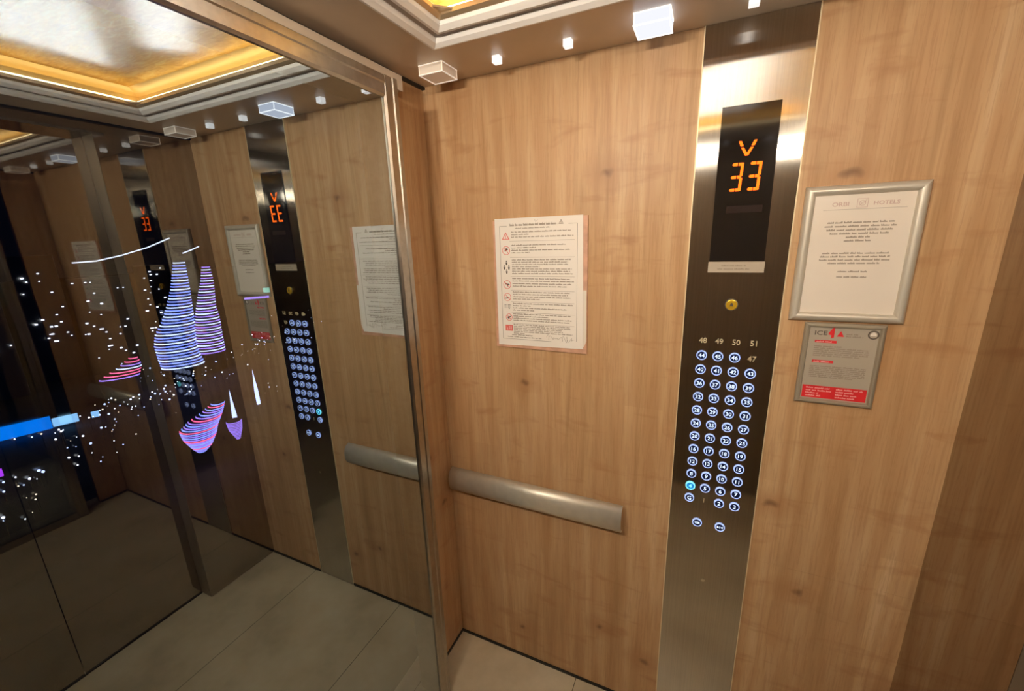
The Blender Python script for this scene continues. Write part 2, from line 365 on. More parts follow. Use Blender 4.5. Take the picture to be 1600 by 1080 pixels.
tag(MB().box(XD-.006, XD, YJ2, YJ, 0, .006).build('trim_7', M['dark']), 'dark gap under the doors', kind='structure')

# ceiling: soffit ring, stepped silver trim, lit cove, gold glass
cx0, cx1, cy0, cy1 = .216, 1.335, -1.442, -.242        # outer line of the trim
rings = [(0, 0), (.0, -.010), (.026, .004), (.040, .006), (.040, .014), (.066, .024), (.066, .040), (.072, .044)]
def rect_rings(pr, mat, name, closed=False, parent=None):
    mb = MB(); n = len(pr)
    for (x, y, sx, sy) in ((cx0, cy0, 1, 1), (cx1, cy0, -1, 1), (cx1, cy1, -1, -1), (cx0, cy1, 1, -1)):
        mb.v += [(x+sx*a, y+sy*a, H+b) for a, b in pr]
    for c in range(4):
        d = (c+1) % 4
        for k in range(n if closed else n-1): mb.f.append((c*n+k, c*n+(k+1) % n, d*n+(k+1) % n, d*n+k)); mb.mi.append(0)
    return mb.build(name, mat, parent)
sof = MB(); zt = H+.03
sof.box(-.02, XF+.0, cy1, .02, H, zt).box(-.02, XF, YN-.02, cy0, H, zt).box(-.02, cx0, cy0, cy1, H, zt).box(cx1, XF, cy0, cy1, H, zt)
tag(sof.build('ceiling', M['soffit']), 'taupe painted ceiling border around the gold panel', kind='structure')
tr = rect_rings([(0, .03), (0, -.008), (.003, -.012), (.010, -.013), (.022, -.006), (.027, .002), (.027, .03)], M['trim'], 'trim_4', True); tag(tr, 'stepped silver moulding around the gold ceiling panel', kind='structure')
rect_rings([(.026, .03), (.026, .004), (.041, .006), (.041, .03)], M['groove'], 'groove', True, tr)
rect_rings([(.040, .03), (.040, .004), (.044, .001), (.052, .001), (.064, .010), (.067, .018), (.067, .034)], M['trim'], 'inner_moulding', True, tr)
tag(rect_rings([(.066, .020), (.068, .018), (.078, .024), (.078, .034), (.066, .034)], M['trimgold'], 'trim_5', True), 'champagne lip inside the silver moulding', kind='structure')
lp = empty('ceiling_light_panel', ((cx0+cx1)/2, (cy0+cy1)/2, H+.03)); OFF = (-(cx0+cx1)/2, -(cy0+cy1)/2, -(H+.03))
tag(lp, 'glowing gold-leaf glass panel set in the middle of the lift ceiling', 'ceiling light')
rect_rings([(.060, .036), (.052, .036), (.052, .062), (.108, .080), (.112, .078)], M['goldside'], 'cove_side', False, lp).location = OFF
gp = MB().box(cx0+.100, cx1-.100, cy0+.100, cy1-.100, H+.0775, H+.0805).build('gold_glass', M['gold'], lp); gp.location = OFF
rect_rings([(.060, .038), (.070, .038), (.070, .041), (.060, .041)], M['cove'], 'led_strip', True, lp).location = OFF
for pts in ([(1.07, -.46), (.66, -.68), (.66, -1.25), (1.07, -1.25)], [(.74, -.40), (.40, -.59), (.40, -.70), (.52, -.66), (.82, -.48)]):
    n = len(pts); o = MB().add([(x, y, H+.100) for x, y in pts]+[(x, y, H+.104) for x, y in pts], [tuple(range(n)), tuple(range(2*n-1, n-1, -1))]+[(i, i+n, (i+1) % n+n, (i+1) % n) for i in range(n)]).build('added_glow_board', M['board'], lp); o.location = OFF  # unseen boards added and shaped to glow as blobs through the gold glass
o = MB().box(cx0+.03, cx1-.03, cy0+.03, cy1-.03, H+.13, H+.14).build('light_box', M['whitebox'], lp); o.location = OFF
for (x, y, sx, sy) in ((cx0, cy0, 1, 1), (cx1, cy0, -1, 1), (cx1, cy1, -1, -1), (cx0, cy1, 1, -1)):
    b = MB(); p = [(x+sx*.078, y+sy*.078), (x+sx*.112, y+sy*.078), (x+sx*.078, y+sy*.112)]
    b.add([(q[0], q[1], H+.028) for q in p]+[(q[0], q[1], H+.032) for q in p], [(0, 1, 2), (5, 4, 3), (0, 3, 4, 1), (1, 4, 5, 2), (2, 5, 3, 0)])
    b.build('corner_bracket', M['trimgold'], lp).location = OFF
    MB().sphere((x+sx*.064, y+sy*.064, H+.014), .003).build('fixing_screw', M['screw'], lp, smooth=True).location = OFF

# lamps under the ceiling border
def wall_fill_spot(x, y, power):  # unseen spot added beside a lamp, aimed sideways to brighten the upper wall
    l = bpy.data.lights.new('wall_fill_spot', 'SPOT'); l.energy = power; l.color = (1, .89, .74); l.spot_size = math.radians(174); l.spot_blend = 1; l.shadow_soft_size = .05
    o = bpy.data.objects.new('wall_fill_spot', l); COL.objects.link(o); o.location = (x, y, H-.05); o.rotation_euler = (math.radians(84), 0, 0)
def big_lamp(x, y, lit, label):
    e = empty('square_ceiling_lamp', (x, y, H)); w = .041; t = .026; d = .0025
    MB().box(-w, w, -w, w, -t, 0).build('acrylic_block', M['lamp' if lit else 'acryl'], e)
    m = MB()
    for zz in (-t, -.001):
        m.box(-w-d*.3, w+d*.3, -w-d*.3, -w+d, zz-d/2, zz+d/2).box(-w-d*.3, w+d*.3, w-d, w+d*.3, zz-d/2, zz+d/2)
        m.box(-w-d*.3, -w+d, -w+d, w-d, zz-d/2, zz+d/2).box(w-d, w+d*.3, -w+d, w-d, zz-d/2, zz+d/2)
    for a in (-w, w-d):
        for b in (-w, w-d): m.box(a, a+d, b, b+d, -t+d/2, -.001)
    m.build('bright_edges', M['lampedge' if lit else 'acryledge'], e)
    if y < -1 and x > 1.2: wall_fill_spot(x, y, NEAR*2.2)
    return tag(e, label, 'lamp', 'square acrylic ceiling lamps')
YL = -.115; YL2 = YN-YL
big_lamp(.143, YL, False, 'unlit square acrylic ceiling lamp in the corner above the window frame')
big_lamp(.763, YL, True, 'lit white square ceiling lamp just left of the steel panel top')
big_lamp(1.383, YL, False, 'unlit square acrylic ceiling lamp in the corner by the doors')
big_lamp(.143, YL2, False, 'unlit square acrylic ceiling lamp in the near window-side corner')
big_lamp(.763, YL2, True, 'lit white square ceiling lamp above the wall opposite the buttons')
big_lamp(1.383, YL2, False, 'unlit square acrylic ceiling lamp in the near door-side corner')
cube0 = None
where = {(0, 0): 'small acrylic cube light nearest the window-side corner of the ceiling', (0, 1): 'small acrylic cube light just left of the lit square lamp',
         (0, 2): 'small acrylic cube light above the steel button panel', (0, 3): 'small acrylic cube light towards the doors beyond the steel panel'}
for row, y in enumerate((-.103, YN+.103)):
    for k, x in enumerate((.336, .546, .975, 1.19)):
        if cube0 is None:
            cube0 = MB().box(-.011, .011, -.011, .011, -.019, -.0005).build('cube_ceiling_light', M['cube'], bevel=.0012); o = cube0
        else: o = cube0.copy(); COL.objects.link(o)
        o.location = (x, y, H)
        if row and x < .6: wall_fill_spot(x, y, NEAR*2.2)
        tag(o, where.get((row, k), 'small acrylic cube light over the wall opposite the buttons, number %s from the window' % ('one', 'two', 'three', 'four')[k]), 'lamp', 'small cube ceiling lights')

# handrail
hr = empty('handrail', (.41, 0, .85)); tag(hr, 'flat curved brushed-steel handrail on the oak wall below the rules notice', 'handrail')
pr = []
n = 14
for i in range(n+1):
    a = -1.+2*i/n; pr.append((-.034-.034*math.sqrt(max(0, 1-abs(a)**2.1)), .052*a))
pr2 = [(y+.003 if abs(z) < .05 else y+.001, z*.955) for y, z in pr][::-1]
loop = pr+pr2; m = MB(); nn = len(loop); xa, xb = -.378, .316
for x in (xa, xb): m.v += [(x, y, z) for y, z in loop]
for k in range(nn): m.f.append((k, (k+1) % nn, nn+(k+1) % nn, nn+k)); m.mi.append(0)
m.f += [(tuple(k for k in range(nn))), tuple(nn+k for k in range(nn-1, -1, -1))]; m.mi += [0, 0]
r = m.build('rail_plate', M['rail'], hr)
for p in r.data.polygons: p.use_smooth = len(p.vertices) == 4
for x in (-.25, .19):
    mm = MB(); mm.tube([(x, 0, 0), (x, -.064, 0)], .012, 16).tube([(x, -.001, 0), (x, -.006, 0)], .026, 20)
    mm.build('bracket', M['rail'], hr)

# ------------------------------------------------------------------ operating panel
op = empty('lift_operating_panel', ((SX0+SX1)/2, 0, 0)); PX = (SX0+SX1)/2
tag(op, 'tall brushed-steel lift panel with floor display and lit round buttons', 'control panel')
YP = -.004
MB().box(SX0-PX, SX1-PX, YP, .02, .006, H).build('faceplate', M['steel'], op)
dsp = MB().poly([(.930-PX, 1.728), (1.064-PX, 1.728), (1.062-PX, 2.117), (.930-PX, 2.117)], YP-.003, YP+.001).build('floor_display', M['black'], op)
tag(dsp, 'black glass floor display')
YD = YP-.0032
sk = lambda x, z: (x+.003*(z-1.944)/.08, z)      # digits lean a little to the right
def seg(pts): return MB().poly([(sk(a, b)[0]-PX, sk(a, b)[1]) for a, b in pts], YD-.0006, YD)
for k, cx in enumerate((.978, 1.0195)):
    w = .0140; h = .0315; t = .0072; zc = 1.945
    m = MB()
    parts = []
    for z in (zc+h, zc, zc-h):
        parts.append([(cx-w, z), (cx-w+.003, z+t/2), (cx-.0015, z+t/2), (cx-.0015, z-t/2), (cx-w+.003, z-t/2)])
        parts.append([(cx+.0005, z-t/2), (cx+.0005, z+t/2), (cx+w*.72, z+t/2), (cx+w*.72, z-t/2)])
    parts.append([(cx+w-.001, zc+.002), (cx+w-.001, zc+h+t/2-.001), (cx+w-.004, zc+h+t/2), (cx+w-.0075, zc+h-.002), (cx+w-.0075, zc+.004)])
    parts.append([(cx+w-.001, zc-.002), (cx+w-.001, zc-h-t/2+.001), (cx+w-.004, zc-h-t/2), (cx+w-.0075, zc-h+.002), (cx+w-.0075, zc-.004)])
    for p in parts: m.poly([(sk(a, b)[0]-PX, sk(a, b)[1]) for a, b in p], YD-.0006, YD)
    m.build('display_digit', M['orange'], dsp)
m = MB()
ax, az = .996, 2.0
for s in (-1, 1):
    for (r0, r1) in ((.0, .55), (.64, 1.)):
        a = (ax+s*(.0175*r0**.8), az-.004+.036*r0); b = (ax+s*(.0175*r1**.8), az-.004+.036*r1); o = .0036
        m.poly([(a[0]-o-PX, a[1]), (a[0]+o-PX, a[1]), (b[0]+o*.9-PX, b[1]), (b[0]-o*.9-PX, b[1])], YD-.0006, YD)
m.build('direction_arrow', M['orange'], dsp)
MB().box(.960-PX, 1.045-PX, YD-.0002, YD+.0001, 1.855, 1.873).build('unlit_symbol_strip', M['orangedim'], dsp)
pl = MB().box(.928-PX, 1.066-PX, YP-.0015, YP+.001, 1.697, 1.7265).build('name_plate', M['plate'], op); tag(pl, 'pale engraved plate under the display')
rnd = random.Random(5); m = MB()
words(m, .958-PX, 1.025-PX, 1.714, .004, YP-.0016, rnd, .9, True); words(m, .950-PX, 1.035-PX, 1.705, .004, YP-.0016, rnd, .95, True); m.build('engraved_text', M['inkgrey'], pl)
al = MB().disc(0, 0, .0145, -.006, 0).build('alarm_button', M['brass'], op, bevel=.0012, loc=(.9965-PX, YP, 1.607)); tag(al, 'yellow brass alarm button')
bell = MB().poly([(-.0052, -.0035), (.0052, -.0035), (.0035, -.001), (.003, .0035), (.0012, .0056), (-.0012, .0056), (-.003, .0035), (-.0035, -.001)], -.0066, -.0058).build('bell_symbol', M['ink'], al)
MB().ring(0, 0, .0145, .0165, -.0025, 0).build('bezel', M['frame_steel'], al)
def button(cx, cz, txt, mode):
    if mode == 'off':
        o = text_mb(txt, .0215, 0, 0, -.0012, .002).build('floor_button', M['unlit'], op, loc=(cx-PX, YP, cz)); tag(o, 'unlit metal numeral '+txt+' button'); return
    r = .0122 if mode != 'door' else .0125
    o = MB().disc(0, 0, r, -.003, 0, 24).build('door_button' if mode == 'door' else 'floor_button', M['btncyan' if mode == 'on' else 'btn'], op, loc=(cx-PX, YP, cz))
    MB().ring(0, 0, r-.0006, r+.0020, -.0036, 0, 28).build('button_ring', M['cyan' if mode == 'on' else 'ring'], o)
    if mode == 'door':
        m = MB(); a = txt
        m.poly([(-.0009, .0045), (-.0009, -.0045), (-.0001, -.0045), (-.0001, .0045)], -.0036, -.0029)
        m.poly([(.0009, -.0045), (.0009, .0045), (.0001, .0045), (.0001, -.0045)], -.0036, -.0029)
        for s in (-1, 1):
            m.poly([(s*.0085, 0), (s*.0022, .0045), (s*.0022, -.0045)] if a == 'open' else [(s*.0022, 0), (s*.0085, .0045), (s*.0085, -.0045)], -.0036, -.0029)
        m.build('door_symbol', M['digit'], o); tag(o, 'door %s button' % a)
    else:
        text_mb(txt, .0165 if len(txt) > 1 else .018, 0, 0, -.0033, .0006).build('floor_number', M['cyan' if mode == 'on' else 'digit'], o); tag(o, 'cyan lit pressed button 4' if mode == 'on' else 'blue ringed button '+txt)
bx = [.9315, .9747, 1.0185, 1.0620]
rows = [['48', '49', '50', '51'], ['44', '45', '46', '47']]+[[str(a+i) for i in range(4)] for a in range(40, 3, -4)]+[['G', '1', '2', '3']]
z44 = 1.4535; dz = (1.4535-.970)/11
for i, rw in enumerate(rows):
    z = z44+dz*(1-i)
    for k, t in enumerate(rw):
        button(bx[k]-.0005*i*0, z+(.0015 if i == 0 else 0), t, 'off' if (i == 0 or t in ('47', '1')) else ('on' if t == '4' else 'lit'))
button(.961, .884, 'open', 'door'); button(1.028, .885, 'close', 'door')
MB().disc(0, 0, .004, -.002, 0, 20).ring(0, 0, .0042, .0062, -.001, 0).build('key_screw', M['screw'], op, loc=(.995-PX, YP, .666))

# ------------------------------------------------------------------ notices
rn = empty('rules_notice', (.415, 0, 1.65)); tag(rn, 'white rules notice with red and black pictograms stuck to the oak wall', 'notice')
ox, oz = .415, 1.65
P = lambda x, z: (x-ox, z-oz)
b = MB().poly([P(.252, 1.866), P(.249, 1.428), P(.5835, 1.426), P(.5815, 1.870)], -.007, 0).build('backing_board', M['backing'], rn); tag(b, 'pinkish worn backing board')
tag(MB().poly([P(.560, 1.638), P(.580, 1.638), P(.582, 1.47), P(.574, 1.45), P(.562, 1.45)], -.0075, -.0065).build('torn_sticker', M['paper2'], rn), 'torn pale sticker remnant at the right edge')
sh = MB().poly([P(.260, 1.872), P(.2595, 1.436), P(.5715, 1.442), P(.5665, 1.872)], -.0088, -.0072).build('paper_sheet', M['paper'], rn)
YS = -.0089
m = MB()
def ln(x0, z0, x1, z1, w=.0012, y=YS): 
    d = Vector((x1-x0, z1-z0)).normalized(); q = Vector((-d.y, d.x))*w/2
    m.poly([(x0-ox+q.x, z0-oz+q.y), (x1-ox+q.x, z1-oz+q.y), (x1-ox-q.x, z1-oz-q.y), (x0-ox-q.x, z0-oz-q.y)], y-.0003, y)
ln(.278, 1.848, .305, 1.848); ln(.278, 1.848, .278, 1.460); ln(.278, 1.460, .46, 1.460); ln(.520, 1.848, .549, 1.848); ln(.549, 1.848, .549, 1.467)
secs = [1.798, 1.745, 1.681, 1.6335, 1.5935, 1.556, 1.5175]
for z in secs: ln(.314, z, .541, z, .0008)
ln(.405, 1.866, .409, 1.858, .0007); ln(.409, 1.858, .417, 1.864, .0006)
m.build('border_lines', M['inkgrey'], sh)
rnd = random.Random(11); m = MB()
words(m, .316-ox, .482-ox, 1.847-oz, .0078, YS, rnd, 1.); words(m, .335-ox, .46-ox, 1.838-oz, .0036, YS, rnd, 1.)
def block(ztop, lines, dzl=.0066):
    for i, L in enumerate(lines): words(m, .320-ox, .541-ox, ztop-oz-i*dzl, .0040, YS, rnd, L)
block(1.826, [.95, .3, .98], .0082); block(1.783, [.86, .4, .93, .3], .0082); block(1.735, [.94, .9, .9, .46, .96, .93, .97], .0076)
block(1.672, [.93, .99, .95, .88], .0085); block(1.626, [.93, .9, .94, .45], .0080); block(1.586, [.98, .3, .88, .36], .0078)
block(1.549, [.95, .6, .96, .93], .0075); block(1.511, [.93, .95, .8, .82, .98, .2], .0062)
words(m, .312-ox, .392-ox, 1.474-oz, .0042, YS, rnd, 1.); words(m, .296-ox, .425-ox, 1.4665-oz, .0034, YS, rnd, 1.)
m.build('printed_text', M['inkgrey'], sh)
def tri(cx, cz, r, mat, nm, inner=True, par=sh):
    q = MB()
    A = [(cx-ox+r*math.cos(math.radians(a)), cz-oz+r*math.sin(math.radians(a))) for a in (90, 210, 330)]
    B = [(cx-ox+r*.68*math.cos(math.radians(a)), cz-oz+r*.68*math.sin(math.radians(a))) for a in (90, 210, 330)]
    for i in range(3):
        j = (i+1) % 3; q.poly([A[i], A[j], B[j], B[i]], YS-.0003, YS)
    q.box(cx-ox-.001, cx-ox+.001, YS-.0003, YS, cz-oz-.002, cz-oz+r*.4); q.box(cx-ox-.001, cx-ox+.001, YS-.0003, YS, cz-oz-.005, cz-oz-.0032)
    return q.build(nm, mat, par)
tri(.300, 1.812, .0165, M['redpale'], 'warning_triangle'); tri(.4955, 1.8525, .0095, M['inkgrey'], 'warning_triangle')
def circ(cx, cz, blobs, r=.0145):
    o = MB().ring(cx-ox, cz-oz, r-.0018, r, YS-.0003, YS).build('prohibition_sign', M['redpale'], sh)
    q = MB().poly([(cx-ox-.0095, cz-oz+.0085), (cx-ox-.0082, cz-oz+.0098), (cx-ox+.0095, cz-oz-.0085), (cx-ox+.0082, cz-oz-.0098)], YS-.0004, YS-.0001)
    q.build('red_slash', M['redpale'], o)
    s = MB()
    for bl in blobs: s.poly([(cx-ox+a, cz-oz+b) for a, b in bl], YS-.0003, YS)
    s.build('black_figure', M['ink'], o)
circ(.300, 1.768, [[(-.006, -.002), (-.003, -.005), (0, 0), (.006, .001), (.007, .006), (0, .008), (-.004, .004)]])
circ(.300, 1.6525, [[(-.009, .006), (-.004, .005), (.001, .003), (.008, .003), (.009, 0), (.003, -.001), (.002, -.007), (0, -.007), (-.001, 0), (-.006, .001)]])
circ(.2995, 1.6095, [[(-.008, -.003), (-.002, -.002), (.001, .002), (.002, -.002), (.008, .0), (.007, -.004), (-.008, -.006)]], .0138)
circ(.3035, 1.538, [[(-.006, -.004), (0, -.006), (.002, -.002), (.006, .002), (.006, .005), (.001, .003), (-.005, .003)]], .0125)
q = MB()
for (a, b, h) in ((.300, 1.7265, 1), (.2915, 1.711, 1), (.3085, 1.711, 1), (.300, 1.697, 1)):
    q.disc(a-ox, b-oz+.0055, .0024, YS-.0003, YS, 12); q.poly([(a-ox-.0035, b-oz+.002), (a-ox+.0035, b-oz+.002), (a-ox+.002, b-oz-.007), (a-ox-.002, b-oz-.007)], YS-.0003, YS)
q.build('people_pictogram', M['ink'], sh)
q = MB()
for i in range(6):
    a = .2885+i*.0045; q.disc(a-ox, 1.5825-oz, .0014, YS-.0003, YS, 10); q.box(a-ox-.0004, a-ox+.0004, YS-.0003, YS, 1.570-oz, 1.581-oz)
q.disc(.305-ox, 1.5695-oz, .002, YS-.0003, YS, 10); q.build('queue_pictogram', M['ink'], sh)
q = MB().box(.2885-ox, .3165-ox, YS-.0003, YS, 1.489-oz, 1.510-oz).build('red_emergency_box', M['redpale'], sh)
q2 = MB().poly([(.294-ox, 1.493-oz), (.2985-ox, 1.493-oz), (.296-ox, 1.503-oz)], YS-.0005, YS-.0003)
for (a, b) in ((.3025, 1.4945), (.3025, 1.501), (.3085, 1.4945), (.3085, 1.501)): q2.box(a-ox, a-ox+.0042, YS-.0005, YS-.0003, b-oz, b-oz+.0046)
q2.build('white_symbols', M['pinkprint'], q)
q = MB(); pts = []
for i in range(90):
    t = i/89; pts.append((.443-ox+.098*t+.0035*math.sin(t*38), YS-.0002, 1.474-oz-.004*t+.011*math.sin(t*52)*(.55+.45*math.cos(t*9))))
q.tube(pts, .00045, 5); q.build('signature', M['inkgrey'], sh)

fn = empty('framed_notice', (1.256, 0, 1.74)); tag(fn, 'larger silver-framed letter with centred text right of the steel panel', 'framed notice')
ox, oz = 1.256, 1.74
fx = (1.136-ox, 1.376-ox, 1.5725-oz, 1.908-oz)
prof = [(0, 0), (0, .006), (.002, .011), (.007, .0148), (.013, .0155), (.019, .012), (.0225, .006), (.0225, .0)]
f_ = frame_loop(prof, *fx).build('frame', M['snap'], fn, smooth=False); 
for p in f_.data.polygons: p.use_smooth = True
me = f_.data
for e in me.edges:
    if e.vertices[0]//8 == e.vertices[1]//8: e.use_edge_sharp = True
sh = MB().box(fx[0]+.018, fx[1]-.018, -.005, -.001, fx[2]+.018, fx[3]-.018).build('letter_sheet', M['paper2'], fn)
YS = -.0051; rnd = random.Random(3)
hx = 1.2545-ox
text_mb('ORBI', .0135, hx-.043, 1.8635-oz, YS, .0004, 0, 1.15).build('heading_text', M['faintred'], sh)
text_mb('HOTELS', .0125, hx+.046, 1.8635-oz, YS, .0004, 0, 1.1).build('heading_text', M['faintred'], sh)
q = MB(); s_ = .0105; cz = 1.8645-oz
for (a, b, c, d) in ((-s_, -s_+.0009, -s_, s_), (s_-.0009, s_, -s_, s_), (-s_, s_, -s_, -s_+.0009), (-s_, s_, s_-.0009, s_)): q.box(hx+a, hx+b, YS-.0003, YS, cz+c, cz+d)
q.ring(hx, cz, .0052, .0062, YS-.0003, YS, 24); q.tube([(hx-.006, YS, cz-.006), (hx, YS, cz+.001), (hx+.008, YS, cz+.008)], .0004, 5)
q.tube([(hx-.006, YS, cz+.004), (hx, YS, cz-.003), (hx+.006, YS, cz+.004)], .0004, 5); q.build('logo_mark', M['faintred'], sh)
MB().box(1.178-ox, 1.340-ox, YS-.0002, YS, 1.8505-oz, 1.8512-oz).build('rule_line', M['inkgrey'], sh); q = MB()
for i, L in enumerate((.93, 1., .93, .82, .34, .38)): words(q, 1.186-ox, 1.327-ox, 1.818-oz-i*.0088, .0046, YS, rnd, L, True)
q.build('printed_paragraph', M['inkgrey'], sh); q2 = MB()
for i, L in enumerate((.93, .98, .99, .72)): words(q2, 1.184-ox, 1.327-ox, 1.744-oz-i*.0082, .0044, YS, rnd, L, True)
q2.build('printed_paragraph', M['inkgrey'], sh); q = MB()
words(q, 1.186-ox, 1.327-ox, 1.699-oz, .0042, YS, rnd, .42, True); words(q, 1.186-ox, 1.327-ox, 1.6855-oz, .0042, YS, rnd, .43, True)
q.build('printed_paragraph', M['inkgrey'], sh)
# faces of the glazing sheet
ic = empty('framed_notice', (1.261, 0, 1.454)); tag(ic, 'smaller grey-framed card with a red block, below the silver-framed letter', 'framed notice')
ox, oz = 1.261, 1.454
fx = (1.1755-ox, 1.3475-ox, 1.3425-oz, 1.5675-oz)
prof = [(0, 0), (0, .005), (.002, .008), (.006, .0105), (.010, .010), (.0125, .005), (.0125, .0)]
frame_loop(prof, *fx).build('frame', M['snap2'], ic)
sh = MB().box(fx[0]+.011, fx[1]-.011, -.004, -.001, fx[2]+.011, fx[3]-.011).build('card', M['greypaper'], ic)
YS = -.0041; rnd = random.Random(8)
text_mb('ICE', .0165, 1.214-ox, 1.540-oz, YS, .0004, 0, 1.2).build('logo_text', M['ink'], sh)
P = lambda x, z: (x-ox, z-oz)
q = MB().poly([P(1.2300, 1.5405), P(1.2385, 1.5555), P(1.2425, 1.5555), P(1.2425, 1.5290), P(1.2365, 1.5270), P(1.2365, 1.5350), P(1.2300, 1.5365)], YS-.0003, YS).build('red_logo_mark', M['red'], sh)
MB().poly([P(1.248, 1.532), P(1.2635, 1.532), P(1.256, 1.547)], YS-.0003, YS).build('red_triangle', M['red'], sh)
q = MB(); words(q, 1.268-ox, 1.293-ox, 1.5375-oz, .004, YS, rnd, 1.); words(q, 1.268-ox, 1.304-ox, 1.5315-oz, .004, YS, rnd, 1.)
q.build('small_caption', M['inkgrey'], sh); q = MB()
for i in range(6): words(q, 1.203-ox, 1.321-ox, 1.5025-oz-i*.0052, .0034, YS, rnd, (.5 if i == 0 else 1.) if i < 5 else .85)
q.build('printed_paragraph', M['inkgrey'], sh); q = MB()
for i in range(7): words(q, 1.200-ox, 1.321-ox, 1.447-oz-i*.0050, .0034, YS, rnd, 1. if i < 6 else .8)
q.build('printed_paragraph', M['inkgrey'], sh)
MB().ring(1.3235-ox, 1.541-oz, .0085, .0118, YS-.0003, YS).build('round_badge', M['ink'], sh)
MB().poly([P(1.3165, 1.538), P(1.3305, 1.538), P(1.3285, 1.545), P(1.3235, 1.548), P(1.3185, 1.545)], YS-.0004, YS).build('badge_centre', M['paper'], sh)
for (a, b) in ((1.514, .047), (1.459, .047)):
    bar = MB().box(1.203-ox, 1.203+.047-ox, YS-.0003, YS, a-oz-.0005, a-oz+.0065).build('red_heading', M['red'], sh)
    q = MB(); words(q, 1.206-ox, 1.240-ox, a-oz+.001, .0036, YS-.0003, rnd); q.build('heading_text', M['pinkprint'], bar)
bar = MB().box(1.191-ox, 1.332-ox, YS-.0003, YS, 1.358-oz, 1.393-oz).build('red_block', M['red'], sh)
q = MB()
for i, L in enumerate((.95, 1., .5, .6)): words(q, 1.199-ox, 1.257-ox, 1.385-oz-i*.0075, .0040, YS-.0003, rnd, L)
for i, L in enumerate((.98, .7, .8, .72)): words(q, 1.266-ox, 1.325-ox, 1.385-oz-i*.0075, .0040, YS-.0003, rnd, L)
q.build('contact_text', M['pinkprint'], bar)

# ------------------------------------------------------------------ the city outside, ground some 106 m below
ZG = -106.2; CAM = Vector((.921, -1.316, 1.806))
for nm, c, s in (('white_city_light', (.9, .93, 1, 1), 3.2), ('blue_led', (.20, .27, 1., 1), 2.6), ('palegrey_led', (.55, .65, 1, 1), 2.4), ('violet_led', (.42, .25, 1, 1), 1.6),
                 ('pink_led', (1, .13, .28, 1), 2.0), ('cyan_light', (.0, .22, .95, 1), 1.0), ('pale_cyan_light', (.3, .65, 1, 1), 1.2), ('green_light', (.2, .8, .6, 1), .8),
                 ('purple_light', (.5, .05, .9, 1), 1.2), ('bluehaze_facade', (.05, .06, .28, 1), .6), ('warm_city_light', (1, .8, .55, 1), 2.2), ('arc_light', (.75, .82, 1, 1), 1.9)):
    M[nm] = emit(nm, c, s)
M['ground'] = principled('dark_city_ground', (.02, .02, .026, 1), .9, 0, .5, .02)
M['tower'] = principled('dark_tower_facade', (.035, .035, .05, 1), .6)
tag(MB().box(-2600, 60, -900, 2600, ZG-1, ZG).build('ground', M['ground']), 'dark city ground far below the lift', kind='structure')
